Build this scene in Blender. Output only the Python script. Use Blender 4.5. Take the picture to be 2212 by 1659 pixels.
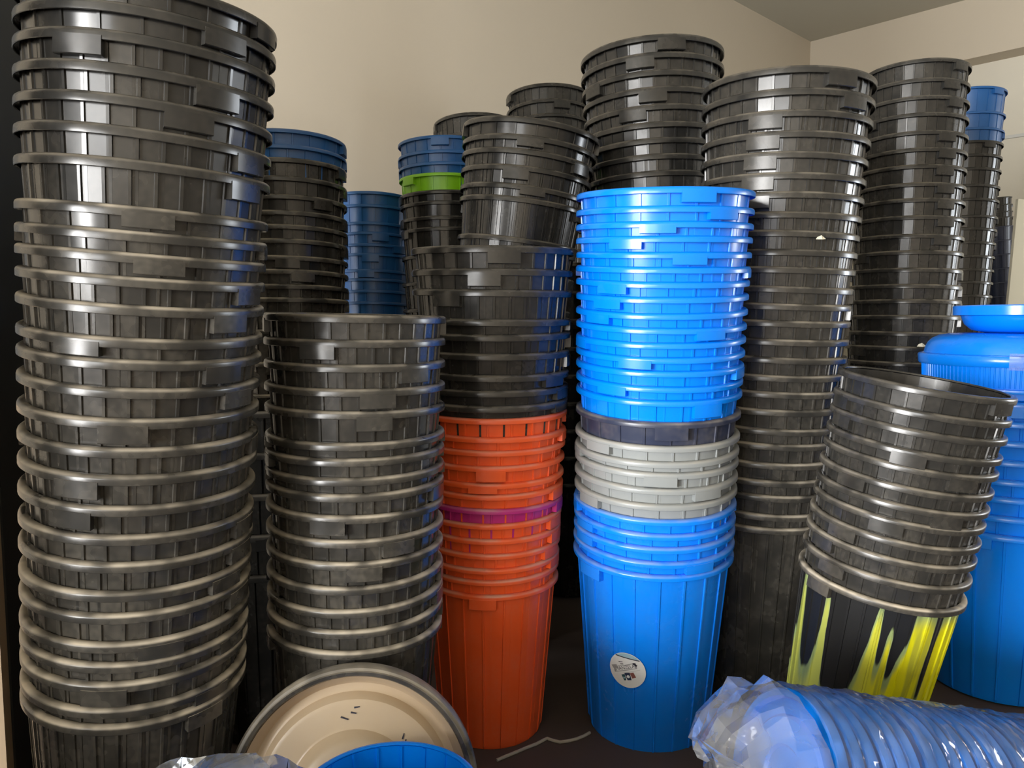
import bpy, bmesh, math, random
from mathutils import Vector, Matrix, Quaternion
for o in list(bpy.data.objects): bpy.data.objects.remove(o, do_unlink=True)
SC = bpy.context.scene
COL = SC.collection
R_ = math.radians
random.seed(7)

# ---------------------------------------------------------------- camera, world, lights, exposure
cam_d = bpy.data.cameras.new('camera'); cam = bpy.data.objects.new('camera', cam_d); COL.objects.link(cam)
cam.location = (0, 0, 1.13)
cam.rotation_euler = (R_(90) - math.atan(139.5 / 1662.0), 0, 0)
cam_d.sensor_fit = 'HORIZONTAL'; cam_d.sensor_width = 36.0; cam_d.lens = 36.0 * 1662.0 / 2212.0
cam_d.clip_start = 0.05; cam_d.clip_end = 100
SC.camera = cam
SC.view_settings.view_transform = 'Standard'; SC.view_settings.look = 'None'
SC.view_settings.gamma = 1.0; SC.view_settings.use_curve_mapping = False
SC.view_settings.exposure = -0.12
try:
    SC.cycles.use_denoising = True
    SC.cycles.max_bounces = 4; SC.cycles.diffuse_bounces = 3; SC.cycles.glossy_bounces = 2; SC.cycles.transparent_max_bounces = 8
    SC.cycles.time_limit = 1000; SC.cycles.use_light_tree = False; SC.cycles.use_adaptive_sampling = True; SC.cycles.adaptive_threshold = .1
    SC.cycles.caustics_reflective = False; SC.cycles.caustics_refractive = False
except Exception: pass
W = bpy.data.worlds.new('sky'); SC.world = W; W.use_nodes = True
W.node_tree.nodes['Background'].inputs[0].default_value = (0.75, 0.85, 1.0, 1)
W.node_tree.nodes['Background'].inputs[1].default_value = 1.0

# room frame: C0 is the far corner (back wall / right wall), D1 runs along the back wall, D2 along the right wall
AZ = R_(46.5)
D1 = Vector((math.sin(AZ), math.cos(AZ), 0)); D2 = Vector((math.cos(AZ), -math.sin(AZ), 0))
C0 = Vector((2.794, 7.443, 0)); CEIL = 3.72
def rp(a, b, z): return C0 - D1 * a + D2 * b + Vector((0, 0, z))
def area_light(name, a, b, z, direction, sx, sy, power, col):
    l = bpy.data.lights.new(name, 'AREA'); l.shape = 'RECTANGLE'; l.size = sx; l.size_y = sy
    l.energy = power; l.color = col
    o = bpy.data.objects.new(name, l); COL.objects.link(o)
    o.location = rp(a, b, z); o.rotation_euler = direction.to_track_quat('-Z', 'Y').to_euler()
    return o
ROOM_A, ROOM_B = 13.5, 7.0
DOOR = (1.65, 4.25, 2.6)                 # b0, b1, height of the roller-door opening in the wall behind the camera
FILL = (4.75, 6.7, .9, 2.5)              # b0, b1, z0, z1 of an added window beside it, there for fill light
WIN = (5.0, 6.5, 1.0, 2.4)               # b0, b1, z0, z1 of the window in the right wall, right of the frame
area_light('doorway_daylight', ROOM_A + .05, (DOOR[0] + DOOR[1]) / 2, DOOR[2] / 2, D1, 2.55, 2.5, 1080, (1.0, .99, .97))
area_light('added_fill_light', ROOM_A + .05, (FILL[0] + FILL[1]) / 2, (FILL[2] + FILL[3]) / 2, D1, 1.9, 1.55, 170, (1.0, .995, .98))  # added soft fill, lifts the red bins and the camera-facing sides
area_light('window_daylight', -.05, (WIN[0] + WIN[1]) / 2, (WIN[2] + WIN[3]) / 2, -D1, 1.46, 1.36, 130, (.88, .94, 1.0))

# ---------------------------------------------------------------- node helpers and materials
class NT:
    def __init__(s, name):
        s.m = bpy.data.materials.new(name); s.m.use_nodes = True; s.t = s.m.node_tree; s.t.nodes.clear()
        s.out = s.t.nodes.new('ShaderNodeOutputMaterial')
    def n(s, typ, **kw):
        nd = s.t.nodes.new(typ)
        ins = kw.pop('ins', {})
        for k, v in kw.items(): setattr(nd, k, v)
        for k, v in ins.items():
            if isinstance(v, bpy.types.NodeSocket): s.t.links.new(v, nd.inputs[k])
            else: nd.inputs[k].default_value = v
        return nd
    def math(s, op, a, b=0.0, c=None, clamp=False):
        ins = {0: a, 1: b}
        if c is not None: ins[2] = c
        return s.n('ShaderNodeMath', operation=op, use_clamp=clamp, ins=ins).outputs[0]
    def mix(s, f, a, b):
        nd = s.n('ShaderNodeMix', data_type='RGBA')
        for idx, v in ((0, f), (6, a), (7, b)):
            if isinstance(v, bpy.types.NodeSocket): s.t.links.new(v, nd.inputs[idx])
            else: nd.inputs[idx].default_value = v
        return nd.outputs[2]
    def ramp(s, v, lo, hi, a=0.0, b=1.0):
        nd = s.n('ShaderNodeMapRange', interpolation_type='SMOOTHSTEP', ins={0: v, 1: lo, 2: hi, 3: a, 4: b}); return nd.outputs[0]
    def noise(s, vec, scale, detail=3.0, rough=.6):
        return s.n('ShaderNodeTexNoise', ins={'Vector': vec, 'Scale': scale, 'Detail': detail, 'Roughness': rough}).outputs[0]
    def bsdf(s, **ins):
        p = s.n('ShaderNodeBsdfPrincipled', ins={k.replace('_', ' '): v for k, v in ins.items()})
        s.t.links.new(p.outputs[0], s.out.inputs[0]); return p
def c4(c): return (c[0], c[1], c[2], 1)

def plastic(name, col, rough=.3, film=.12, dustcol=(.58, .51, .40), scatter=.0):
    k = NT(name)
    geo = k.n('ShaderNodeNewGeometry'); tc = k.n('ShaderNodeTexCoord').outputs['Object']
    info = k.n('ShaderNodeObjectInfo').outputs['Random']
    off = k.n('ShaderNodeVectorMath', operation='ADD', ins={0: tc}); 
    comb = k.n('ShaderNodeCombineXYZ', ins={0: k.math('MULTIPLY', info, 37.0), 1: k.math('MULTIPLY', info, 11.0)}).outputs[0]
    k.t.links.new(comb, off.inputs[1]); vec = off.outputs[0]
    dust = k.n('ShaderNodeAttribute', attribute_type='OBJECT', attribute_name='dust').outputs['Fac']
    nz = k.n('ShaderNodeSeparateXYZ', ins={0: geo.outputs['Normal']}).outputs[2]
    up = k.ramp(nz, .0, .6)
    n1 = k.ramp(k.noise(vec, 11.0, 2), .3, .66)
    n2 = k.noise(vec, 95.0, 0)
    topd = k.math('MULTIPLY', up, k.math('MULTIPLY', k.math('POWER', dust, 1.8), k.math('ADD', k.math('MULTIPLY', n1, .9), .1)))
    side = k.math('MULTIPLY', dust, k.math('ADD', k.math('MULTIPLY', n1, k.math('MULTIPLY', n2, film)), film * .25))
    fac = k.math('ADD', topd, side, clamp=True)
    base = k.mix(fac, c4(col), c4(dustcol))
    ro = k.math('ADD', k.math('ADD', k.math('MULTIPLY', fac, .5), rough), k.math('MULTIPLY', n1, .06), clamp=True)
    k.bsdf(Base_Color=base, Roughness=ro, IOR=1.5)
    return k.m
M = {}
M['black'] = plastic('black_plastic', (.016, .0165, .0165), .2, .13)
M['red'] = plastic('red_plastic', (.95, .115, .018), .28, .10)
M['magenta'] = plastic('magenta_plastic', (.55, .02, .22), .3, .1)
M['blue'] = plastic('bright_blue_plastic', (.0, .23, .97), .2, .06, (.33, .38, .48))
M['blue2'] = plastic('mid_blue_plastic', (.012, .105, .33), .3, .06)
M['navy'] = plastic('navy_plastic', (.012, .022, .06), .28, .2)
M['grey'] = plastic('grey_plastic', (.27, .29, .295), .28, .06)
M['green'] = plastic('green_plastic', (.22, .55, .01), .3, .05)
M['beige'] = plastic('beige_plastic', (.52, .40, .27), .3, .25)

def marbled():
    k = NT('black_and_yellow_marbled_plastic')
    tc = k.n('ShaderNodeTexCoord').outputs['Object']
    sp = k.n('ShaderNodeSeparateXYZ', ins={0: tc}).outputs
    nz = k.noise(k.n('ShaderNodeMapping', ins={0: tc, 3: (14, 14, 3)}).outputs[0], 1.0, 3)
    ang = k.math('ARCTAN2', sp[1], sp[0])
    rel = k.math('ADD', ang, R_(115))                      # 0 faces the room's front
    x = k.math('ADD', k.math('DIVIDE', rel, math.pi), .5)
    x = k.math('PINGPONG', k.math('ADD', x, k.math('MULTIPLY', k.math('SUBTRACT', nz, .5), .03)), 1.0)
    pts = [(1728, .5), (1735, .75), (1741, 1.0), (1747, .62), (1757, .5), (1772, .56), (1784, .75), (1791, 1.0), (1798, .58), (1810, .44), (1830, .385), (1850, .45), (1868, .6), (1882, .8),
           (1893, 1.0), (1900, .72), (1906, .68), (1913, .78), (1919, .88), (1924, .66), (1930, .62), (1940, .72), (1952, .85), (1965, 1.0), (1994, 1.0), (2000, .52), (2004, .8), (2010, 1.0), (2036, 1.0)]
    def curve(extra):
        fc = k.n('ShaderNodeFloatCurve'); cm = fc.mapping; cu = cm.curves[0]
        P = [(0, .4)] + [(math.asin(max(-.99, min(.99, (u - 1885) / 158))) / math.pi + .5, min(1, f + extra)) for u, f in pts] + [(1, .5)]
        cu.points[0].location = P[0]; cu.points[1].location = P[-1]
        for p in P[1:-1]: cu.points.new(*p)
        for p in cu.points: p.handle_type = 'AUTO_CLAMPED'
        cm.update(); k.t.links.new(x, fc.inputs['Value']); return fc.outputs[0]
    f = k.math('DIVIDE', sp[2], .47)
    hgt = curve(0)
    d = k.math('SUBTRACT', k.math('ADD', hgt, k.math('MULTIPLY', k.math('SUBTRACT', nz, .5), .1)), f)
    inside = k.ramp(d, -.01, .02)
    core = k.math('MULTIPLY', k.ramp(d, .03, .13), k.ramp(f, .0, .3))
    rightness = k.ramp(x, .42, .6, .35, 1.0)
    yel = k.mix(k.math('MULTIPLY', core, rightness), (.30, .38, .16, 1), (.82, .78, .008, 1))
    deep = k.ramp(k.noise(k.n('ShaderNodeMapping', ins={0: tc, 3: (30, 30, 2.5)}).outputs[0], 1.0, 2), .52, .66)
    yel = k.mix(k.math('MULTIPLY', deep, .45), yel, (.09, .12, .07, 1))
    col = k.mix(inside, (.018, .018, .018, 1), yel)
    k.bsdf(Base_Color=col, Roughness=.3)
    return k.m
M['marbled'] = marbled()

def plaster(name, col, amt=.12, rough=.9):
    k = NT(name)
    tc = k.n('ShaderNodeTexCoord').outputs['Object']
    n = k.noise(tc, 1.2, 5, .6); n2 = k.noise(tc, 60, 3)
    v = k.math('ADD', k.math('MULTIPLY', k.math('SUBTRACT', n, .5), amt * 2), k.math('MULTIPLY', k.math('SUBTRACT', n2, .5), amt * .5))
    dark = tuple(c * (1 - amt) for c in col); lite = tuple(min(1, c * (1 + amt)) for c in col)
    bump = k.n('ShaderNodeBump', ins={'Strength': .05, 'Distance': .004, 'Height': n2})
    k.bsdf(Base_Color=k.mix(k.math('ADD', v, .5, clamp=True), c4(dark), c4(lite)), Roughness=rough, Normal=bump.outputs[0])
    return k.m
M['wall'] = plaster('beige_plaster', (.60, .53, .425))
M['wall2'] = plaster('cream_plaster', (.72, .68, .58))
M['ceiling'] = plaster('grey_ceiling_paint', (.55, .53, .45))
M['floor'] = plaster('brown_concrete', (.075, .052, .042), .35, .75)
M['dark'] = plaster('charcoal_tone', (.022, .024, .024), .2, .6)
M['wood'] = plaster('tan_board', (.42, .31, .2), .15, .7)
M['cream'] = plaster('cream_card', (.70, .66, .52), .06, .8)
M['frame'] = plaster('white_frame_paint', (.6, .6, .57), .05, .5)
M['string'] = plaster('dusty_string', (.42, .38, .32), .2, .9)
def flat(name, col, rough=.5):
    k = NT(name); k.bsdf(Base_Color=c4(col), Roughness=rough); return k.m
M['paper'] = flat('sticker_paper', (.86, .86, .86), .4); M['ink'] = flat('dark_ink', (.03, .03, .05))
M['ink2'] = flat('grey_ink', (.35, .34, .36)); M['teal'] = flat('teal_ink', (.03, .09, .11)); M['rust'] = flat('rust_ink', (.25, .09, .08))
M['pale'] = flat('pale_blue_paper', (.36, .55, .66)); M['navyink'] = flat('navy_ink', (.03, .045, .1))
def film(name, op, tint=(.85, .9, .97), wr=1.0):
    k = NT(name)
    tc = k.n('ShaderNodeTexCoord').outputs['Object']
    nz = k.noise(tc, 14, 2, .5); nb = k.noise(tc, 26, 2, .5)
    bump = k.n('ShaderNodeBump', ins={'Strength': .5 * wr, 'Distance': .012, 'Height': nb}).outputs[0]
    gl = k.n('ShaderNodeBsdfGlossy', ins={'Color': (1, 1, 1, 1), 'Roughness': .09, 'Normal': bump}).outputs[0]
    di = k.n('ShaderNodeBsdfDiffuse', ins={'Color': c4(tint)}).outputs[0]
    tl = k.n('ShaderNodeBsdfTranslucent', ins={'Color': c4(tint)}).outputs[0]
    tr = k.n('ShaderNodeBsdfTransparent', ins={'Color': (.98, .99, 1, 1)}).outputs[0]
    dt = k.n('ShaderNodeMixShader', ins={0: .5, 1: di, 2: tl}).outputs[0]
    base = k.n('ShaderNodeMixShader', ins={0: k.ramp(nz, .35, .7, op * .8, op * 1.25), 1: tr, 2: dt}).outputs[0]
    fr = k.n('ShaderNodeFresnel', ins={'IOR': 1.4, 'Normal': bump}).outputs[0]
    mx = k.n('ShaderNodeMixShader', ins={0: k.math('MULTIPLY', fr, .8, clamp=True), 1: base, 2: gl}).outputs[0]
    k.t.links.new(mx, k.out.inputs[0]); return k.m
M['film'] = film('clear_plastic_film', .12)
M['filmtail'] = film('crumpled_clear_film', .26, (.95, .96, .96))
M['tape'] = film('clear_tape', .3, wr=.1)

# ---------------------------------------------------------------- object helpers
def link(name, me, mat, parent=None):
    o = bpy.data.objects.new(name, me); COL.objects.link(o)
    if mat is not None:
        if not me.materials: me.materials.append(None)
        o.material_slots[0].link = 'OBJECT'; o.material_slots[0].material = M[mat] if isinstance(mat, str) else mat
    if parent is not None: o.parent = parent
    return o
def tag(o, label, cat, group=None):
    o['label'] = label; o['category'] = cat
    if group: o['group'] = group
    return o
def thing(name, label, cat, group=None):
    o = bpy.data.objects.new(name, None); o.empty_display_size = .05; COL.objects.link(o)
    return tag(o, label, cat, group)
def struct(name, me, mat, parent=None):
    o = link(name, me, mat, parent)
    if parent is None: o['kind'] = 'structure'
    return o
def mesh(name, verts, faces, smooth=None):
    me = bpy.data.meshes.new(name); me.from_pydata([tuple(v) for v in verts], [], faces)
    bm = bmesh.new(); bm.from_mesh(me); bmesh.ops.recalc_face_normals(bm, faces=bm.faces); bm.to_mesh(me); bm.free()
    if smooth is not None:
        for p in me.polygons: p.use_smooth = True
        me.set_sharp_from_angle(angle=R_(smooth))
    me.update(); return me
def box_mesh(name, corners8):
    f = [(0, 1, 2, 3), (7, 6, 5, 4), (0, 4, 5, 1), (1, 5, 6, 2), (2, 6, 7, 3), (3, 7, 4, 0)]
    return mesh(name, corners8, f)
def room_box(name, a0, a1, b0, b1, z0, z1):
    return box_mesh(name, [rp(a0, b0, z0), rp(a1, b0, z0), rp(a1, b1, z0), rp(a0, b1, z0), rp(a0, b0, z1), rp(a1, b0, z1), rp(a1, b1, z1), rp(a0, b1, z1)])
def boxes_mesh(name, specs):
    V, Fc = [], []
    for s in specs:
        m = room_box('t', *s); n = len(V)
        V += [v.co.copy() for v in m.vertices]; Fc += [tuple(i + n for i in p.vertices) for p in m.polygons]; bpy.data.meshes.remove(m)
    return mesh(name, V, Fc)
def lathe(name, prof, n=128, smooth=35, closed=False):
    """prof: list of (r, z); r == 0 ends are capped by a single vertex."""
    V, Fc, rows = [], [], []
    for r, z in prof:
        if r <= 1e-6: rows.append([len(V)]); V.append((0, 0, z))
        else:
            rows.append(list(range(len(V), len(V) + n)))
            V += [(r * math.cos(2 * math.pi * i / n), r * math.sin(2 * math.pi * i / n), z) for i in range(n)]
    pr = list(zip(rows, rows[1:])) + ([(rows[-1], rows[0])] if closed else [])
    for A, B in pr:
        for i in range(n):
            j = (i + 1) % n
            if len(A) == 1 and len(B) == 1: continue
            if len(A) == 1: Fc.append((A[0], B[i], B[j]))
            elif len(B) == 1: Fc.append((A[i], A[j], B[0]))
            else: Fc.append((A[i], A[j], B[j], B[i]))
    return mesh(name, V, Fc, smooth)
def place_axis(o, p, ax, yaw):
    q = Vector((0, 0, 1)).rotation_difference(Vector(ax).normalized()) @ Quaternion((0, 0, 1), yaw)
    o.rotation_mode = 'QUATERNION'; o.rotation_quaternion = q; o.location = p

# ---------------------------------------------------------------- the room
struct('floor', room_box('floor', -.3, ROOM_A + .6, -.2, ROOM_B + .2, -.1, 0), 'floor')
struct('ceiling', room_box('ceiling', -.3, ROOM_A + .3, -.2, ROOM_B + .2, CEIL, CEIL + .1), 'ceiling')
struct('wall_back', room_box('wall_back', -.4, ROOM_A + .2, -.15, 0, 0, CEIL), 'wall')
struct('wall_right', boxes_mesh('wall_right', [(-.4, -.22, 0, WIN[0], 0, CEIL), (-.4, -.22, WIN[1], ROOM_B + .15, 0, CEIL),
       (-.4, -.22, WIN[0], WIN[1], 0, WIN[2]), (-.4, -.22, WIN[0], WIN[1], WIN[3], CEIL)]), 'wall2')
struct('trim_1', room_box('trim_1', -.22, 0, 0, ROOM_B, 3.245, CEIL), 'wall')            # beam under the ceiling, proud of the right wall
struct('trim_2', room_box('trim_2', -.22, -.20, 0, WIN[0] - .1, 2.60, 2.625), 'frame')   # thin ledge line on the right wall
struct('wall_left', room_box('wall_left', -.2, ROOM_A + .2, ROOM_B, ROOM_B + .15, 0, CEIL), 'wall')
struct('wall_front', boxes_mesh('wall_front', [(ROOM_A, ROOM_A + .15, 0, DOOR[0], 0, CEIL), (ROOM_A, ROOM_A + .15, DOOR[1], FILL[0], 0, CEIL), (ROOM_A, ROOM_A + .15, FILL[1], ROOM_B, 0, CEIL),
       (ROOM_A, ROOM_A + .15, FILL[0], FILL[1], 0, FILL[2]), (ROOM_A, ROOM_A + .15, FILL[0], FILL[1], FILL[3], CEIL),
       (ROOM_A, ROOM_A + .15, DOOR[0], DOOR[1], DOOR[2], CEIL)]), 'wall')
def frame(name, a0, a1, b0, b1, z0, z1, w, mat, sill=True):
    s = [(a0, a1, b0, b0 + w, z0, z1), (a0, a1, b1 - w, b1, z0, z1), (a0, a1, b0 + w, b1 - w, z1 - w, z1)]
    if sill: s.append((a0, a1, b0 + w, b1 - w, z0, z0 + w))
    return struct(name, boxes_mesh(name, s), mat)
frame('door_1', ROOM_A - .02, ROOM_A + .04, DOOR[0] - .06, DOOR[1] + .06, 0, DOOR[2] + .06, .07, 'wood', False)
frame('added_window', ROOM_A - .02, ROOM_A + .04, FILL[0] - .05, FILL[1] + .05, FILL[2] - .05, FILL[3] + .05, .07, 'frame')  # frame round the added fill light
frame('window_1', -.24, -.17, WIN[0] - .05, WIN[1] + .05, WIN[2] - .05, WIN[3] + .05, .07, 'frame')
# dark-toned pier at the left edge with a tan board on its front
pier = [(-1.32, 1.50), (-1.012, 1.50), (-1.02, 2.0), (-1.32, 2.0)]
struct('wall_pier', mesh('wall_pier', [(x, y, z) for z in (0, CEIL) for x, y in pier], [(0, 1, 2, 3), (7, 6, 5, 4), (0, 1, 5, 4), (1, 2, 6, 5), (2, 3, 7, 6), (3, 0, 4, 7)]), 'dark')
tb = [(-1.32, 1.478), (-1.016, 1.478), (-1.016, 1.499), (-1.32, 1.499)]
struct('trim_3', mesh('trim_3', [(x, y, z) for z in (0, 1.0) for x, y in tb], [(0, 1, 2, 3), (7, 6, 5, 4), (0, 1, 5, 4), (1, 2, 6, 5), (2, 3, 7, 6), (3, 0, 4, 7)]), 'wood')

# ---------------------------------------------------------------- the nesting plastic bin
R0, H0 = .21, .47
RB, RT = .160, .1965          # body radius at base and under the rim
def body_mesh(name, nrib, facet, ribw, ribd, sub=5, inner_flute=0.0):
    ring = []                   # (angle, outward offset)
    for k in range(nrib):
        t = 2 * math.pi * k / nrib; w = ribw / .18 / 2
        ring += [(t - w, 0), (t - w * .72, ribd), (t + w * .72, ribd), (t + w, 0)]
        if not facet:
            g = 2 * math.pi / nrib - 2 * w
            ring += [(t + w + g * j / sub, 0) for j in range(1, sub)]
    n = len(ring); V, Fc = [], []
    def row(r, z, k):
        i0 = len(V)
        for t, d in ring:
            V.append(((r + d * k) * math.cos(t), (r + d * k) * math.sin(t), z))
        return i0
    rows = [row(RB - .012, 0, 0), row(RB - .003, .004, .3), row(RB, .014, 1)]
    rows += [row(RB + (RT - RB) * q, .014 + (H0 - .02) * q, 1) for q in (.5, 1.0)]
    rows += [row(RT - .0022, H0 - .006, inner_flute), row(RB - .002, .016, inner_flute), row(RB - .014, .006, 0)]
    for a, b in zip(rows, rows[1:]):
        for i in range(n):
            j = (i + 1) % n; Fc.append((a + i, a + j, b + j, b + i))
    Fc.append(tuple(rows[0] + i for i in range(n))[::-1]); Fc.append(tuple(rows[-1] + i for i in range(n)))
    return mesh(name, V, Fc, 14)
BODY = {'ribs32': body_mesh('body_many_ribs', 32, True, .0062, .0032), 'ribs20': body_mesh('body_few_ribs', 20, False, .0058, .0030),
        'flute': body_mesh('body_fluted', 20, False, .007, .004, 5, -1.0)}
def rim_mesh(name, hgt=.0175):
    p = [(RT - .003, -.004), (RT - .0025, -.0015), (RT, 0), (R0 - .0075, 0), (R0 - .0038, -.0008), (R0 - .0011, -.003), (R0, -.0068), (R0 - .0002, -hgt + .001), (R0 - .0012, -hgt), (R0 - .0030, -hgt), (R0 - .0034, -hgt + .001),
         (R0 - .0034, -.0060), (RT + .003, -.0045), (RT, -.0060)]
    return lathe(name, p, 128, 40, True)
RIM = rim_mesh('rim'); RIM_THIN = rim_mesh('thin_rim', .0148)
def handle_mesh(name, w, hgt):
    """a tab under the rim: outer face flush with the rim, closed sides and underside"""
    n = 8; V, Fc = [], []
    prof = [(.197, -.012), (R0 + .0012, -.012), (R0 + .0012, -.0175 - hgt + .0015), (R0 - .0005, -.0175 - hgt), (.1955, -.0175 - hgt)]
    m = len(prof)
    for i in range(n + 1):
        t = (i / n - .5) * w / R0
        V += [(r * math.cos(t), r * math.sin(t), z) for r, z in prof]
    for i in range(n):
        for j in range(m):
            k = (j + 1) % m; Fc.append((i * m + j, i * m + k, (i + 1) * m + k, (i + 1) * m + j))
    Fc.append(tuple(range(m))); Fc.append(tuple(n * m + j for j in range(m)))
    return mesh(name, V, Fc, 30)
HND = handle_mesh('handle', .078, .026)

def make_bin(p_rim, ax, R, h, mat, kind, hang, pitch, label, group, dust=.5, body_mat=None, name='plastic_bin', tilt=(0, 0)):
    """p_rim: centre of the rim's top plane; ax: axis; h: full height; hang: world angle of one handle (deg)"""
    axv = Vector(ax).normalized(); axv = (axv + Vector((tilt[0], tilt[1], 0))).normalized()
    t = thing(name, label, 'bin', group); s = R / R0
    yaw = R_(hang)
    place_axis(t, Vector(p_rim) - axv * h, axv, yaw)
    b = link('body', BODY[kind], body_mat or mat, t); b.scale = (s, s, h / H0); b['dust'] = dust
    if body_mat: b.rotation_euler = (0, 0, -yaw)
    r = link('rim', RIM if mat == 'black' else RIM_THIN, mat, t); r.location = (0, 0, h); r.scale = (s, s, s); r['dust'] = dust
    hz = 1.0
    if pitch is not None: hz = max(.55, min(1.0, (pitch / s - .004) / .0435))
    for k in range(2):
        q = link('handle', HND, mat, t); q.location = (0, 0, h); q.scale = (s, s, s * hz); q.rotation_euler = (0, 0, math.pi * k); q['dust'] = dust
    return t
ORD = ['topmost', 'second', 'third', 'fourth', 'fifth', 'sixth', 'seventh', 'eighth', 'ninth', 'tenth'] + ['%dth' % i for i in range(11, 21)] + ['21st', '22nd', '23rd'] + ['%dth' % i for i in range(24, 31)]
CW = {'black': 'black ribbed', 'red': 'orange-red', 'magenta': 'magenta', 'blue': 'bright blue', 'blue2': 'dull blue', 'navy': 'dark navy', 'grey': 'light grey', 'green': 'lime green'}
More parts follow.
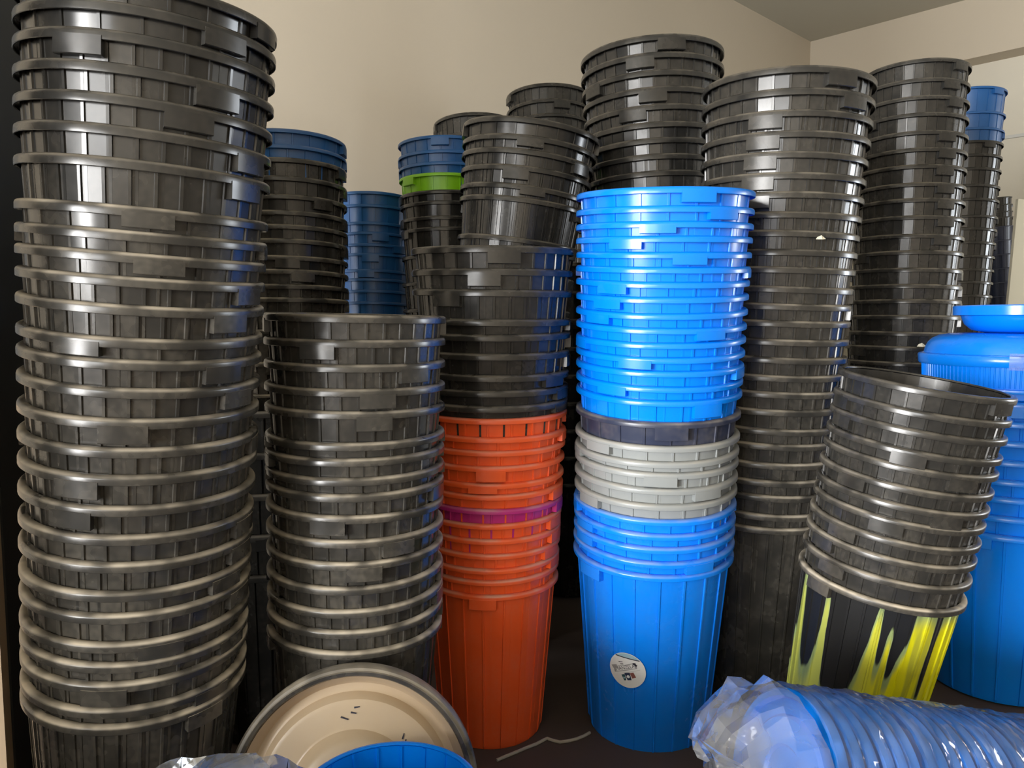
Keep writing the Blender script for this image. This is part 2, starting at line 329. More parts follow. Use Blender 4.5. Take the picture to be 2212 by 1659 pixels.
# stacks: (axis x = px0*z+px1, axis y = py0*z+py1), rims = [height, rim radius, handle angle or None] from the top down, colours
STACKS = {
 'A': dict(px=[0.08704, -0.74078], py=[-0.05605, 1.42141], col=None,
  rims=[[1.6349, 0.1983, None], [1.5972, 0.1983, None], [1.5585, 0.1983, -95], [1.5157, 0.1981, None], [1.4704, 0.1977, -49], [1.4279, 0.1973, -14], [1.3816, 0.197, -17], [1.3151, 0.1964, -65], [1.2791, 0.1961, None], [1.2447, 0.1958, -60], [1.2094, 0.1955, -10], [1.1675, 0.1952, -24], [1.118, 0.1948, -95], [1.083, 0.1945, None], [1.0397, 0.1941, None], [0.9915, 0.1937, -74], [0.9443, 0.1933, None], [0.9002, 0.193, -95], [0.8512, 0.1926, -98], [0.8007, 0.1922, None], [0.7559, 0.1918, None], [0.7082, 0.1914, None], [0.6711, 0.1911, None], [0.6225, 0.1907, -55], [0.5855, 0.1904, None], [0.5522, 0.1901, -81], [0.5081, 0.1899, None], [0.4776, 0.1899, None]]),
 'B': dict(px=[0.0187, -0.35096], py=[-0.01031, 1.649], col=None,
  rims=[[1.1413, 0.1887, None], [1.0943, 0.1886, -102], [1.048, 0.1885, -41], [1.0004, 0.1884, -66], [0.9561, 0.1883, -68], [0.8973, 0.1882, None], [0.865, 0.1882, None], [0.8281, 0.1881, None], [0.7973, 0.188, None], [0.7527, 0.188, -96], [0.7052, 0.1879, -52], [0.6601, 0.1878, -74], [0.6119, 0.1877, None], [0.5663, 0.1876, None], [0.5251, 0.1876, None], [0.4809, 0.1876, None]]),
 'C': dict(px=[0.00825, -0.06156], py=[-0.03399, 2.08135], col=['black', 'black', 'black', 'black', 'black', 'black', 'black', 'black', 'black', 'red', 'red', 'red', 'red', 'red', 'red', 'magenta', 'red', 'red', 'red', 'red', 'red', 'red'],
  rims=[[1.3125, 0.212, -81], [1.2578, 0.2108, -94], [1.208, 0.2095, -121], [1.136, 0.2076, None], [1.1019, 0.2067, None], [1.0543, 0.2055, None], [1.0029, 0.2042, None], [0.9647, 0.2032, None], [0.9274, 0.2022, None], [0.8955, 0.2011, None], [0.8485, 0.1993, None], [0.815, 0.198, None], [0.7767, 0.1966, -89], [0.7347, 0.195, -95], [0.7053, 0.1939, None], [0.6663, 0.1924, None], [0.6294, 0.1911, None], [0.5887, 0.1895, None], [0.5502, 0.1881, None], [0.5126, 0.1867, None], [0.4809, 0.1855, None], [0.4422, 0.1852, -95]]),
 'C2': dict(px=[0.12571, -0.15326], py=[-0.01012, 2.5597], col=None,
  rims=[[1.7268, 0.221, None], [1.6744, 0.2179, -90], [1.6349, 0.2152, None], [1.5873, 0.212, -99], [1.5339, 0.2084, -83], [1.499, 0.2061, None], [1.3797, 0.1981, None]]),
 'D': dict(px=[0.00131, 0.38081], py=[-0.08759, 2.09345], col=['blue', 'blue', 'blue', 'blue', 'blue', 'blue', 'blue', 'blue', 'blue', 'blue', 'blue', 'blue', 'blue', 'blue', 'blue', 'navy', 'grey', 'grey', 'grey', 'grey', 'grey', 'blue', 'blue', 'blue', 'blue', 'blue'],
  rims=[[1.4449, 0.2201, -80], [1.4047, 0.2201, -62], [1.3692, 0.2198, -104], [1.3365, 0.2193, -124], [1.3016, 0.2188, -84], [1.2674, 0.2182, None], [1.2351, 0.2177, -133], [1.1994, 0.2172, -137], [1.1634, 0.2166, -145], [1.1282, 0.216, -67], [1.0938, 0.2155, None], [1.0603, 0.215, -116], [1.0265, 0.2144, None], [0.9903, 0.2139, -132], [0.9572, 0.2133, -66], [0.9038, 0.2131, -91], [0.8465, 0.2133, -143], [0.808, 0.2134, None], [0.7796, 0.2134, -97], [0.7406, 0.2135, -63], [0.7037, 0.2136, None], [0.6641, 0.2137, None], [0.6255, 0.2138, None], [0.5925, 0.2139, -156], [0.557, 0.214, -67], [0.52, 0.214, None]]),
 'E': dict(px=[-0.0349, 0.55894], py=[-0.00422, 2.78935], col=None,
  rims=[[2.0402, 0.2467, -85], [1.9845, 0.2467, -109], [1.9319, 0.2452, None], [1.8806, 0.2436, -100], [1.8261, 0.2419, -116], [1.7727, 0.2402, None], [1.7191, 0.2385, None], [1.6682, 0.2369, None], [1.6155, 0.2353, None]]),
 'F': dict(px=[0.02792, 0.73132], py=[-0.03721, 2.31155], col=None,
  rims=[[1.7824, 0.233, -73], [1.7279, 0.233, -61], [1.6779, 0.2314, -121], [1.6253, 0.2295, -122], [1.5735, 0.2277, -123], [1.5212, 0.2258, -124], [1.4697, 0.224, -126], [1.4213, 0.2222, None], [1.3725, 0.2205, None], [1.3234, 0.2187, None], [1.2776, 0.2171, None], [1.2265, 0.2153, None], [1.18, 0.2149, None], [1.1332, 0.2146, None], [1.0824, 0.2144, None], [1.0351, 0.2141, None], [0.9874, 0.2139, None], [0.9395, 0.2137, None], [0.8914, 0.2134, None], [0.8403, 0.2132, None], [0.798, 0.2129, None], [0.7451, 0.2127, None], [0.6958, 0.2124, None], [0.6541, 0.2122, None], [0.6003, 0.2119, None], [0.5607, 0.2117, None]]),
 'G': dict(px=[0.01887, 1.48986], py=[0.00697, 2.98469], col=None,
  rims=[[2.055, 0.1831, -63], [1.989, 0.1831, -76], [1.9257, 0.1843, -69], [1.8672, 0.1854, None], [1.8035, 0.1866, -79], [1.743, 0.1877, -78], [1.6839, 0.1888, -80], [1.6198, 0.19, -78], [1.5637, 0.191, -77], [1.5026, 0.1922, -76], [1.4379, 0.1934, -79], [1.3781, 0.1945, None], [1.3164, 0.1956, None], [1.2562, 0.1967, None], [1.201, 0.1978, None], [1.1439, 0.1988, None], [1.0833, 0.1988, None], [1.0292, 0.1988, None], [0.9716, 0.1988, None]]),
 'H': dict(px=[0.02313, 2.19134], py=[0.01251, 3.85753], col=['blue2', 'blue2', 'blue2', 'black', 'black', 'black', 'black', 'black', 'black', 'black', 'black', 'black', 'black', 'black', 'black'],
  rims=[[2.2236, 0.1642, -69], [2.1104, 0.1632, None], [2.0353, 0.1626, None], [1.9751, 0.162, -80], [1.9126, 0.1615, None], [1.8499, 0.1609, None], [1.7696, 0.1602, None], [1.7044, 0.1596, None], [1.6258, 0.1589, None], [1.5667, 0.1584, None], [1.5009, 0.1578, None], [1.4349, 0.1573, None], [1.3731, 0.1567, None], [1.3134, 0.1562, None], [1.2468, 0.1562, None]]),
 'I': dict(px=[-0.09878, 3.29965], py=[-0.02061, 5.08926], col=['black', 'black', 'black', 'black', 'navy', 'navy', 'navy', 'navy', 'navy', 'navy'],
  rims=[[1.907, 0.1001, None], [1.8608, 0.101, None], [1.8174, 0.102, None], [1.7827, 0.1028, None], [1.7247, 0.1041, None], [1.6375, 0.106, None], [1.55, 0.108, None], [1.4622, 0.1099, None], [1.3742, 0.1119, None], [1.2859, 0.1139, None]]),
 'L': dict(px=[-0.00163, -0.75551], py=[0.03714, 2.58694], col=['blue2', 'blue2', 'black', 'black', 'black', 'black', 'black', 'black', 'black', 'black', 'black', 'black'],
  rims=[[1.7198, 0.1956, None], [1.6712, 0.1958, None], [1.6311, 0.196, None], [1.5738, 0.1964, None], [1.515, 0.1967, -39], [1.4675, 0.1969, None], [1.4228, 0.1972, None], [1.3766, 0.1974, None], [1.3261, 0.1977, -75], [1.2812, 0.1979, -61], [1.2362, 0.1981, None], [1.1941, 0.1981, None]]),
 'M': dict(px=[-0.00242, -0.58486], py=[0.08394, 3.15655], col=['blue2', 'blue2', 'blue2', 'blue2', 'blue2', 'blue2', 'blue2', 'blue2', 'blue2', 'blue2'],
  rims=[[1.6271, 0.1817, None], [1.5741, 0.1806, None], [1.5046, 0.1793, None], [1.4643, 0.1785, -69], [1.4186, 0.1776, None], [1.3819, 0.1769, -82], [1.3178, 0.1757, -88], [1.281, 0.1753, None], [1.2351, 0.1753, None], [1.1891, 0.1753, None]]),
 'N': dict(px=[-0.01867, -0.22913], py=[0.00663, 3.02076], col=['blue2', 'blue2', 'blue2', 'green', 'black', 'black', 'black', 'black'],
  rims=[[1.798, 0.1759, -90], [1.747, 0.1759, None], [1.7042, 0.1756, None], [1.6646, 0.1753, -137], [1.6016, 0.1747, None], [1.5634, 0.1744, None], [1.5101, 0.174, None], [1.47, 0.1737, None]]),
 'O': dict(px=[-0.01793, -0.13034], py=[0.08394, 3.53588], col=None,
  rims=[[2.0328, 0.2016, None], [1.9493, 0.2001, None]]),
 'P': dict(px=[-0.00868, 0.21556], py=[0.08394, 3.96939], col=None,
  rims=[[2.2871, 0.2271, None], [2.2071, 0.2264, -76], [2.1363, 0.2258, None], [2.0631, 0.2251, None]]),
}
INFO = {  # phrase, group, dust at top / bottom, few-ribbed?
 'A': ('tall stack at the far left edge', 'far left stack', .25, 1.0, 0), 'B': ('low stack behind the beige lid', 'stack behind the beige lid', .5, 1.0, 0),
 'C': ('black and red stack in the middle', 'black and red stack', .25, .7, 0), 'C2': ('stack just behind the black and red one', 'stack behind the black and red one', .35, .4, 0),
 'D': ('bright blue and grey stack', 'blue and grey stack', .0, .7, 1), 'E': ('tall stack behind the bright blue one', 'stack behind the bright blue one', .35, .35, 0),
 'F': ('tall stack right of the bright blue one', 'stack right of the bright blue one', .35, .85, 0), 'G': ('tall narrow stack behind the leaning one', 'narrow stack behind the leaning one', .35, .6, 0),
 'H': ('shadowed blue-topped stack at the right wall', 'shadowed stack at the right', .2, .3, 0), 'I': ('small far stack beside the cream board', 'small far stack', .2, .2, 0),
 'L': ('blue-topped stack beside the far left one', 'blue-topped stack at the back', .4, .7, 0), 'M': ('all dark blue stack at the back', 'dark blue stack at the back', .1, .3, 1),
 'N': ('back stack with the lime green bin', 'back stack with a green bin', .1, .3, 0), 'O': ('black stack showing over the green bin', 'stack showing over the green bin', .3, .3, 0),
 'P': ('back stack left of the tallest one', 'back stack left of the tallest', .3, .3, 0)}
DOUBLE = {('A', 7), ('A', 8), ('A', 9), ('A', 12), ('A', 21), ('B', 5), ('B', 6), ('B', 7), ('C', 3), ('C', 6), ('C', 7), ('C', 8), ('A', 0), ('A', 1), ('C2', 0), ('C2', 2), ('C2', 4), ('C2', 5), ('L', 4), ('L', 7), ('N', 5)}   # bins of the few-ribbed kind
BINS = {}
for key, sd in STACKS.items():
    phrase, grp, du0, du1, few = INFO[key]
    X, Y = sd['px'], sd['py']; rims = sd['rims']; cols = sd['col'] or ['black'] * len(rims)
    ax = Vector((X[0], Y[0], 1)).normalized(); n = len(rims)
    zl = rims[-1][0]; hidden = []
    if zl < .6: h = zl / ax.z - .001
    else:
        h = .47; m = max(1, round((zl - .47) / .1)); hidden = [zl - (zl - .475) * (i + 1) / m for i in range(m)]
    for i, (z, R, ang) in enumerate(rims):
        c = cols[i]
        if ang is None: ang = random.choice([150, 20, 165, 5]) + random.uniform(-12, 12)
        pitch = z - (rims[i + 1][0] if i + 1 < n else (hidden[0] if hidden else 0))
        kind = 'ribs20' if (few or c not in ('black',) or (key, i) in DOUBLE) else 'ribs32'
        q = i / max(1, n - 1)
        if key == 'C' and c != 'black': dust = .35 + .35 * q
        elif key == 'D': dust = .02 if i < 15 else (.5 if i < 21 else .65)
        else: dust = du0 + (du1 - du0) * q
        if key == 'A' and i >= 7: dust = max(dust, .75)
        lab = f"{CW[c]} bin, {ORD[i]} {'' if i == 0 else 'down '}in the {phrase}"
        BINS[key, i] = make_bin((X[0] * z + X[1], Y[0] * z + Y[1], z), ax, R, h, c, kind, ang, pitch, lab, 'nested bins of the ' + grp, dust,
                                tilt=(random.uniform(-.006, .006), random.uniform(-.008, .008)))
    for z in hidden:
        c = cols[-1]
        make_bin((X[0] * z + X[1], Y[0] * z + Y[1], z), ax, rims[-1][1], h, c, 'ribs32' if c == 'black' else 'ribs20', random.uniform(0, 180), .1,
                 f"{CW[c]} bin low down in the {phrase}", 'lower bins of the ' + grp, du1)
# leaning stack on the marbled bin
axJ = Vector((.135, -.086, 1)).normalized(); bJ = Vector((.895, 1.825, .512))
tJ = [.482 * (1195 - v) / 400 for v in (795, 836, 870, 907, 937, 974, 1008, 1038, 1075, 1110, 1150)]
hj = {0: -60, 3: -118, 7: -122, 4: -80, 8: -150, 6: -85}
for i, t in enumerate(tJ):
    make_bin(bJ + axJ * t, axJ, .1875, .46, 'black', 'ribs32', hj.get(i, random.uniform(0, 30)), .042,
             f"black bin, {ORD[i]} {'' if i == 0 else 'down '}in the leaning stack on the yellow marbled bin", 'nested bins of the leaning stack', .3 + .04 * i, tilt=(0, 0))
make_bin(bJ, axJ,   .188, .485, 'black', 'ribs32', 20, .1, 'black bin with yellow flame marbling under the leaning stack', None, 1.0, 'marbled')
# big blue stack at the right edge
pK = Vector((1.52, 2.34, 0)); zK = [.90, .845, .79, .735, .68, .63, .575, .52]
for i, z in enumerate(zK):
    make_bin(pK + Vector((0, 0, z)), (0, 0, 1), .25, .519, 'blue', 'ribs20', 60 + 23 * i, .05,
             f"big blue bin, {ORD[i]} {'' if i == 0 else 'down '}in the stack at the right edge", 'big blue bins at the right edge', .25)

# added stacks: unseen ones at left block door light, two darken gaps between stacks
for key, (x, y), top, m, lab in (('row', (-1.17, .985), 1.95, 13, 'added black bin in the unseen stack shading the far left one'), ('low', (-.78, .55), .57, 3, 'added black bin in the low shading stack left of the foreground pack'),
                             ('low2', (-1.20, .35), .57, 3, 'added black bin in the low shading stack nearest the door'),
                             ('deep', (.24, 3.2), 1.35, 9, 'added black bin darkening the gap deep between the middle stacks'), ('gap', (-.68, 2.1), .9, 5, 'added black bin in the low stack darkening the gap behind the far left ones')):
    for i in range(m):
        z = .48 + (top - .48) * i / (m - 1)
        lean = .087 if key == 'row' else 0
        make_bin((x + lean * z, y, z), (lean, 0, 1), .20, .479, 'black', 'ribs32', 40 + 70 * i, .1, lab, 'added side stack, ' + key, .5)

# added cartons, unseen below the frame, to shade the lower bins
M['card'] = plaster('brown_cardboard', (.30, .20, .11), .12, .85)
def carton(x, y, sx, sy, sz, rz, label):
    t = thing('added_carton', label, 'carton', 'added cartons below the frame'); t.location = (x, y, 0); t.rotation_euler = (0, 0, rz)
    def bx(n, x0, x1, y0, y1, z0, z1, mat='card'):
        return link(n, box_mesh(n, [(x0, y0, z0), (x1, y0, z0), (x1, y1, z0), (x0, y1, z0), (x0, y0, z1), (x1, y0, z1), (x1, y1, z1), (x0, y1, z1)]), mat, t)
    bx('box_body', -sx / 2, sx / 2, -sy / 2, sy / 2, 0, sz)
    bx('flap', -sx / 2, sx / 2, -sy / 2, -.002, sz, sz + .004); bx('flap', -sx / 2, sx / 2, .002, sy / 2, sz, sz + .004)
    bx('tape_strip', -sx / 2, sx / 2, -.025, .025, sz + .004, sz + .005, 'wood')
carton(-.22, .42, .48, .40, .46, .05, 'left brown carton at the photographer\'s feet'); carton(.30, .46, .46, .40, .44, -.08, 'right brown carton at the photographer\'s feet')

# ---------------------------------------------------------------- tub, lid and basin on the big blue stack
def ribbed_tub(label):
    t = thing('tub', label, 'tub'); t.location = pK + Vector((0, 0, .9005))
    b = lathe('tub_body', [(0, 0), (.232, 0), (.236, .004), (.236, .028), (.240, .10), (.236, .10), (.232, .03), (.23, .01), (0, .01)], 128, 35)
    link('body', b, 'blue', t)['dust'] = .1
    f = lathe('tub_flange', [(.236, .022), (.252, .022), (.253, .026), (.252, .032), (.236, .034)], 128, 35, True); link('flange', f, 'blue', t)['dust'] = .3
    V, Fc = [], []
    for k in range(120):
        a = 2 * math.pi * k / 120; w = .0026
        for z, r in ((.036, .2362), (.094, .2395)):
            for dt, dr in ((-w / r, 0), (-w / r * .4, .0022), (w / r * .4, .0022), (w / r, 0)):
                V.append(((r + dr) * math.cos(a + dt), (r + dr) * math.sin(a + dt), z))
        o = k * 8; Fc += [(o, o + 1, o + 5, o + 4), (o + 1, o + 2, o + 6, o + 5), (o + 2, o + 3, o + 7, o + 6), (o + 4, o + 5, o + 6, o + 7), (o, o + 3, o + 2, o + 1)]
    r = link('ribbed_band', mesh('ribbed_band', V, Fc), 'blue', t); r['dust'] = .05
    return t
ribbed_tub('blue tub with finely ribbed side on the big blue stack')
lid = thing('domed_lid', 'blue domed lid closing the finely ribbed tub', 'lid'); lid.location = pK + Vector((0, 0, 1.001))
link('dome', lathe('dome', [(0, .088), (.12, .088), (.17, .086), (.196, .081), (.214, .072), (.226, .060), (.233, .045), (.237, .028), (.243, .026), (.243, .002), (.24, .001), (0, .001)], 128, 45), 'blue', lid)['dust'] = .15
link('rim', lathe('lid_rim', [(.240, .026), (.250, .025), (.253, .021), (.251, -.002), (.248, -.006), (.2465, -.006), (.247, .01), (.243, .012)], 128, 45, True), 'blue', lid)['dust'] = .2
V, Fc = [], []
for i in range(9):
    a = R_(-124) + R_(10) * i / 8
    for r, z in ((.2385, .034), (.2415, .0285), (.2545, .0265), (.2550, .008), (.2535, -.012)): V.append((r * math.cos(a), r * math.sin(a), z))
for i in range(8):
    for j in range(4): Fc.append((i * 5 + j, i * 5 + j + 1, i * 5 + j + 6, i * 5 + j + 5))
tp = link('tape', mesh('tape', V, Fc, 50), 'tape', lid); tp['label'] = 'shiny clear tape over the lid edge'
bs = thing('basin', 'blue round-bottomed basin standing on the domed lid', 'basin'); bs.location = pK + Vector((.03, 0, 1.0895))
link('bowl', lathe('bowl', [(0, 0), (.10, .0), (.135, .008), (.155, .026), (.165, .05), (.17, .078), (.167, .078), (.161, .05), (.15, .028), (.13, .012), (.10, .005), (0, .005)], 96, 60), 'blue', bs)['dust'] = .1
link('rim', lathe('basin_rim', [(.168, .080), (.184, .083), (.188, .080), (.187, .054), (.184, .053), (.183, .074), (.168, .074)], 96, 40, True), 'blue', bs)['dust'] = .6

# ---------------------------------------------------------------- sticker on the bright blue bin at the bottom
base = BINS['D', 25]; dd = STACKS['D']; sD = dd['rims'][-1][1] / R0; hD = dd['rims'][-1][0]
yawD = R_(dd['rims'][-1][2]) if dd['rims'][-1][2] is not None else None
ctr = R_(-100 - 18)           # world angle of the sticker's centre round the bin
zc, rs = .245, .049
def on_bin(x, y, off):
    x, y = x * .951 - y * .309, x * .309 + y * .951
    z = zc + y; r = (RB + (RT - RB) * (z / hD)) * sD + .0034 * sD + off
    a = ctr + x / r
    q = base.rotation_quaternion.inverted() @ Vector((math.cos(a), math.sin(a), 0)); q.z = 0; q.normalize()
    return Vector((q.x * r, q.y * r, z))
def patch(name, poly_xy, off, mat, parent, thick=.0006, n=14, m=4):
    """a thin printed piece following the bin's curve; poly_xy is a quad, or two edges of equal length"""
    if len(poly_xy) == 4:
        a, b, c, d = [Vector(p) for p in poly_xy]
        lo = [a.lerp(b, i / n) for i in range(n + 1)]; hi = [d.lerp(c, i / n) for i in range(n + 1)]
    else:
        n = len(poly_xy) // 2 - 1; lo = [Vector(p) for p in poly_xy[:n + 1]]; hi = [Vector(p) for p in poly_xy[n + 1:]]
    V = []
    for j in range(m + 1):
        for i in range(n + 1):
            q = lo[i].lerp(hi[i], j / m); V.append(on_bin(q.x, q.y, off + thick))
    k = n + 1
    Fc = [(j * k + i, j * k + i + 1, (j + 1) * k + i + 1, (j + 1) * k + i) for j in range(m) for i in range(n)]
    return link(name, mesh(name, V, Fc), mat, parent)
def disc_patch(name, cx, cy, r, off, mat, parent, rings=5, n=40):
    V = [on_bin(cx, cy, off)]; Fc = []
    for k in range(1, rings + 1):
        V += [on_bin(cx + r * k / rings * math.cos(2 * math.pi * i / n), cy + r * k / rings * math.sin(2 * math.pi * i / n), off) for i in range(n)]
    for i in range(n): Fc.append((0, 1 + i, 1 + (i + 1) % n))
    for k in range(rings - 1):
        for i in range(n):
            a, b = 1 + k * n + i, 1 + k * n + (i + 1) % n; Fc.append((a, b, b + n, a + n))
    V2 = len(V); V += [on_bin(cx + r * math.cos(2 * math.pi * i / n), cy + r * math.sin(2 * math.pi * i / n), off - .0012) for i in range(n)]
    for i in range(n): Fc.append((1 + (rings - 1) * n + i, 1 + (rings - 1) * n + (i + 1) % n, V2 + (i + 1) % n, V2 + i))
    return link(name, mesh(name, V, Fc, 30), mat, parent)
st = disc_patch('sticker', 0, 0, rs, .0012, 'paper', base); st['label'] = 'round white sticker with a small banner and bin pictures'
def rot(pts, ang, ox, oy, s=1.0):
    c, sn = math.cos(ang), math.sin(ang)
    return [(ox + s * (x * c - y * sn), oy + s * (x * sn + y * c)) for x, y in pts]
tilt_s = R_(5); e = .0016
patch('banner', rot([(-.036, -.008), (.030, -.008), (.032, .008), (-.034, .007)], tilt_s, -.001, .0085), e, 'ink2', st, .0003)
patch('banner_inner', rot([(-.030, -.0062), (.026, -.0062), (.028, .0062), (-.029, .0055)], tilt_s, -.001, .0085), e + .0003, 'paper', st, .0003)
patch('banner_end', rot([(.022, .008), (.029, .009), (.034, 0), (.030, -.003)], tilt_s, -.001, .0085), e + .0007, 'ink', st, .0003)
patch('banner_tail', rot([(-.038, .012), (-.022, .012), (-.022, .004), (-.036, .003)], tilt_s, -.001, .0085), e + .0007, 'ink2', st, .0003)
patch('icon_stroke', rot([(-.016, .027), (-.004, .025), (-.004, .0235), (-.015, .0245)], 0, 0, 0), e, 'ink', st, .0003)
patch('icon_stroke', rot([(-.013, .0215), (-.004, .021), (-.004, .017), (-.012, .0175)], 0, 0, 0), e, 'ink2', st, .0003)
patch('underline', rot([(-.02, -.0006), (.03, -.0006), (.03, 0), (-.02, 0)], tilt_s, .006, -.004), e, 'ink2', st, .0003)
patch('bin_picture', [(-.019, -.010), (-.009, -.009), (-.010, -.0265), (-.0155, -.0265)], e, 'teal', st, .0003)
patch('bin_picture', [(-.009, -.006), (.006, -.006), (.005, -.0265), (-.006, -.0265)], e + .0004, 'navyink', st, .0003)
patch('bin_picture', [(.006, -.008), (.016, -.006), (.019, -.021), (.008, -.0225)], e, 'rust', st, .0003)
disc_patch('picture_dot', -.001, -.0165, .0042, e + .0011, 'paper', st, 1, 16); disc_patch('picture_dot', -.0135, -.0185, .0026, e + .0007, 'pale', st, 1, 16)
arc = [(rs * .985 * math.cos(a), rs * .985 * math.sin(a)) for a in [R_(112 - 84 * i / 10) for i in range(11)]]
fold = [(arc[0][0] + (arc[-1][0] - arc[0][0]) * i / 10, arc[0][1] + (arc[-1][1] - arc[0][1]) * i / 10) for i in range(11)] + arc
patch('folded_edge', fold, e, 'pale', st, .0004)
patch('fold_line', [(-.0182, .0435), (.0425, .0215), (.0428, .0238), (-.0175, .0462)], e + .0006, 'ink', st, .0003)
fc = bpy.data.curves.new('logo_text', 'FONT'); fc.body = 'MANZELA'; fc.size = .0135; fc.align_x = 'CENTER'; fc.align_y = 'CENTER'; fc.resolution_u = 3
fo = bpy.data.objects.new('logo_text', fc); COL.objects.link(fo); tm = bpy.data.meshes.new_from_object(fo); bpy.data.objects.remove(fo)
for v in tm.vertices:
    (x, y), = rot([(v.co.x * .92, v.co.y)], tilt_s, -.002, .0085); v.co = on_bin(x, y, e + .0010)
link('logo_text', tm, 'ink', st)

# ---------------------------------------------------------------- beige lid leaning on the low stack
lt = thing('bin_lid', 'dusty beige bin lid with black edge leaning on the low black stack', 'lid')
place_axis(lt, (-.297, 1.375, .240), (.10, -.965, .22), 0); lt.scale = (1.06, 1.06, 1.06)
# local z = outward face; profile of concentric steps
link('face', lathe('lid_face', [(0, .044), (.07, .042), (.094, .036), (.104, .028), (.110, .014), (.113, .008), (.117, .006), (.156, .006), (.163, .003), (.168, -.004), (.173, -.016), (.177, -.018), (.187, -.018), (.191, -.014), (.196, -.004), (.203, .006), (.205, -.024), (0, -.024)], 128, 30), 'beige', lt)['dust'] = .3
link('edge', lathe('lid_edge', [(.2035, -.004), (.2035, .008), (.206, .014), (.212, .015), (.2135, .010), (.218, .009), (.2215, .002), (.2215, -.022), (.219, -.022), (.218, -.004)], 128, 40, True), 'black', lt)['dust'] = .7
for i, (x, y, a, l) in enumerate([(.077, .105, 1.4, .010), (.081, .094, 1.35, .012), (.093, .078, 1.5, .014), (-.030, .130, -.25, .014), (-.015, .140, -.1, .010), (-.010, .150, .2, .010), (-.007, .082, 1.4, .010), (.013, .079, .1, .020), (.020, .084, 1.1, .012)]):
    w = .0014; q_ = math.hypot(x, y); zt = (.043 if q_ < .07 else .0425 - (q_ - .07) * .25 if q_ < .1 else .007) + .0006
    pts = rot([(-l / 2, -w), (l / 2, -w * .6), (l / 2, w * .6), (-l / 2, w)], a, x, y)
    m_ = mesh('scuff', [(px_, py_, zt) for px_, py_ in pts] + [(px_, py_, zt - .002) for px_, py_ in pts], [(0, 1, 2, 3), (7, 6, 5, 4), (0, 1, 5, 4), (1, 2, 6, 5), (2, 3, 7, 6), (3, 0, 4, 7)])
    q = link('scuff', m_, 'ink', lt)

# ---------------------------------------------------------------- small fluted blue bucket in the foreground
fb = thing('fluted_bucket', 'open blue bucket with fluted inside in front of the beige lid', 'bucket')
fb.location = (-.200, 1.195, 0)
b_ = link('body', BODY['flute'], 'blue', fb); sF = .15 / R0; b_.scale = (sF, sF, .365 / H0); b_['dust'] = .05
r_ = link('rim', RIM, 'blue', fb); r_.location = (0, 0, .365); r_.scale = (sF, sF, sF); r_['dust'] = .1

# ---------------------------------------------------------------- film-wrapped packs
def tube_film(name, axis_pts, radii, seg, wr, rnd, caps=(True, True), smooth=25, zmin=None):
    """wrinkled film sleeve round a polyline axis"""
    V, Fc = [], []; N = len(axis_pts)
    for i in range(N):
        p = Vector(axis_pts[i]); d = (Vector(axis_pts[min(N - 1, i + 1)]) - Vector(axis_pts[max(0, i - 1)])).normalized()
        u = d.cross(Vector((0, 0, 1))); u = u.normalized() if u.length > .1 else Vector((1, 0, 0)); v = u.cross(d).normalized()
        for k in range(seg):
            a = 2 * math.pi * k / seg
            w = wr[i] * (math.sin(a * 5 + i * 1.7) * .4 + math.sin(a * 11 - i * .9) * .35 + rnd.uniform(-1, 1) * .8)
            r = radii[i] + w; q = p + (u * math.cos(a) + v * math.sin(a)) * r + d * rnd.uniform(-1, 1) * wr[i] * .8
            if zmin is not None: q.z = max(q.z, zmin)
            V.append(q)
    for i in range(N - 1):
        for k in range(seg):
            j = (k + 1) % seg; Fc.append((i * seg + k, i * seg + j, (i + 1) * seg + j, (i + 1) * seg + k))
    for c, i in ((caps[0], 0), (caps[1], N - 1)):
        if c:
            V.append(sum((Vector(V[i * seg + k]) for k in range(seg)), Vector()) / seg + Vector((rnd.uniform(-.01, .01),) * 3))
            for k in range(seg): Fc.append((i * seg + k, i * seg + (k + 1) % seg, len(V) - 1))
    return mesh(name, V, Fc, smooth)
# bag of blue lids lying at the lower right
RL = .15
lid_me = lathe('small_lid', [(0, .004), (.05, .004), (.055, .009), (.10, .009), (.106, .003), (.132, .003), (.136, .012), (.146, .013), (.15, .010), (.15, -.010), (.1475, -.010), (.1475, .007), (.137, .008), (.130, -.001), (0, -.001)], 96, 35)
P0, P1 = Vector((.49, 1.31, .315)), Vector((1.10, 1.485, .152))
axB = (P1 - P0).normalized(); nl = 22
for i in range(nl):
    o = link('bucket_lid', lid_me, 'blue', None); o['dust'] = .02
    tag(o, f"blue lid in the clear bag, {'nearest the open end' if i == 0 else ORD[i] + ' from the open end'}", 'lid', 'blue lids in the clear plastic bag')
    place_axis(o, P0 + axB * ((P1 - P0).length * i / (nl - 1)), -axB + Vector((random.uniform(-.05, .05), random.uniform(-.05, .05), random.uniform(-.05, .05))), 0)
rnd = random.Random(5)
bag = thing('plastic_bag', 'clear plastic bag wrapped round a row of blue lids', 'bag')
N = 67; L = (P1 - P0).length
pts = [P0 + axB * (-.02 + (L + .04) * i / (N - 1)) for i in range(N)]
link('sleeve', tube_film('bag_sleeve', pts, [RL + (.010 if i % 3 else .0045) for i in range(N)], 60, [.0028] * N, rnd, (False, True), 25, .002), 'film', bag)
tl = [P0 + axB * a_ + Vector((0, 0, b_)) for a_, b_ in ((-.022, 0), (-.04, -.002), (-.06, -.006), (-.08, -.012), (-.098, -.02), (-.112, -.03), (-.118, -.04), (-.110, -.05))]
link('crumpled_end', tube_film('bag_end', tl, [.158, .160, .160, .150, .132, .105, .07, .03], 40, [.004, .010, .013, .014, .015, .017, .016, .01], rnd, (False, True), 8, .002), 'filmtail', bag)
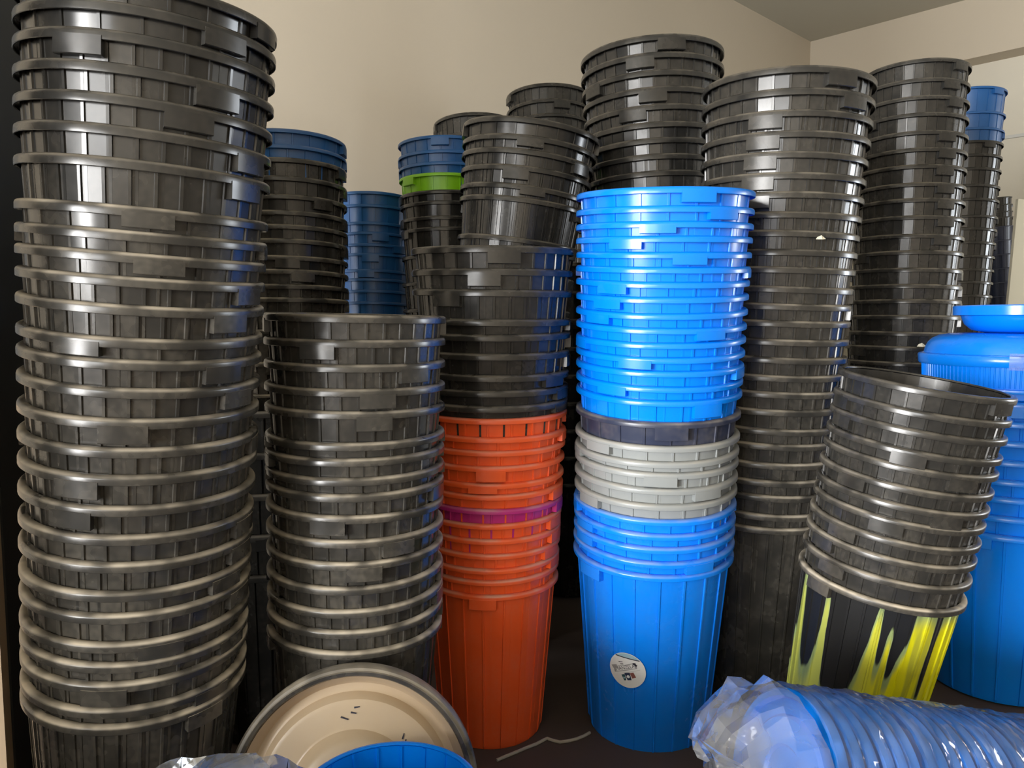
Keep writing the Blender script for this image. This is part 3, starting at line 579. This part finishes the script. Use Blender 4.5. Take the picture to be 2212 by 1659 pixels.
# wrapped blue pack at the lower left
wp = thing('blue_pack', 'blue tub wrapped in cloudy film at the bottom left edge', 'pack')
wp.location = (-.37, .90, 0)
link('tub', lathe('pack_tub', [(0, 0), (.105, 0), (.108, .01), (.122, .50), (.118, .515), (.10, .522), (0, .524)], 64, 40), 'blue', wp)['dust'] = .1
link('film_wrap', tube_film('film_wrap', [(0, 0, .01), (0, 0, .15), (0, 0, .3), (0, 0, .42), (0, 0, .49), (0, 0, .522), (.004, 0, .540), (.004, 0, .546)], [.124, .128, .131, .134, .136, .133, .10, .05], 40, [.003, .004, .005, .005, .005, .005, .006, .006], rnd, (False, True), 14), 'filmtail', wp)
fl = []
for i in range(9):
    for j in range(4):
        t_ = i / 8; fl.append((.10 + .135 * t_, .06 - .05 * j / 3 + .01 * math.sin(i * 1.3), .525 + .018 * math.sin(i * .9 + j) * (1 - t_ * .3) - .075 * t_ * t_ - .05 * (j / 3) ** 2 * t_))
link('film_flap', mesh('film_flap', fl, [(i * 4 + j, i * 4 + j + 1, i * 4 + j + 5, i * 4 + j + 4) for i in range(8) for j in range(3)], 20), 'filmtail', wp)

# ---------------------------------------------------------------- small bits
def tube_mesh(name, pts, r, seg=6):
    V, Fc = [], []; N = len(pts)
    for i, p in enumerate(pts):
        d = (Vector(pts[min(N - 1, i + 1)]) - Vector(pts[max(0, i - 1)])).normalized(); u = d.cross(Vector((0, 0, 1))).normalized(); v = u.cross(d)
        V += [Vector(p) + (u * math.cos(2 * math.pi * k / seg) + v * math.sin(2 * math.pi * k / seg)) * r for k in range(seg)]
    for i in range(N - 1):
        for k in range(seg): Fc.append((i * seg + k, i * seg + (k + 1) % seg, (i + 1) * seg + (k + 1) % seg, (i + 1) * seg + k))
    Fc += [tuple(range(seg)), tuple((N - 1) * seg + k for k in range(seg))]
    return mesh(name, V, Fc, 60)
sp_ = [(-.049, 1.903), (-.02, 1.925), (.005, 1.943), (.03, 1.962), (.055, 1.979), (.075, 1.998), (.085, 2.006), (.10, 1.996), (.118, 1.988), (.14, 1.993), (.163, 2.003), (.185, 2.018), (.203, 2.035)]
so = link('string', tube_mesh('string', [(x + .01, y - .02, .005) for x, y in sp_], .0042), 'string'); tag(so, 'pale dusty string lying on the floor between red and blue bins', 'string')
def chip(name, loc, s, label):
    V = [(-1, -.3, -.25), (.2, -.45, -.3), (1, -.1, -.2), (.5, .4, -.2), (-.6, .35, -.25), (-.6, -.1, .2), (.1, -.2, .5), (.5, .1, .3)]
    Fc = [(0, 1, 6, 5), (1, 2, 7, 6), (2, 3, 7), (3, 4, 5, 7), (5, 6, 7), (4, 0, 5), (0, 4, 3, 2, 1)]
    o = link(name, mesh(name, [Vector(v) * s for v in V], Fc), 'cream'); o.location = loc; return tag(o, label, 'scrap')
chip('paper_scrap', (.806, 2.035, 1.342), .014, 'small cream scrap stuck on a rim right of the blue stack')
chip('paper_scrap', (1.352, 2.545, 1.045), .016, 'small cream scrap beside the domed blue lid')
# cream board leaning behind the right-hand stacks
cb = mesh('cream_board', [(0, 0, 0), (.7, .12, 0), (.7, .14, 0), (0, .02, 0), (.14, .10, 1.74), (.84, .22, 1.70), (.84, .24, 1.70), (.14, .12, 1.74)], [(0, 1, 2, 3), (7, 6, 5, 4), (0, 1, 5, 4), (1, 2, 6, 5), (2, 3, 7, 6), (3, 0, 4, 7)])
o = link('cream_board', cb, 'cream'); o.location = (2.43, 3.87, 0); tag(o, 'cream board standing upright at the right edge behind the bins', 'board')
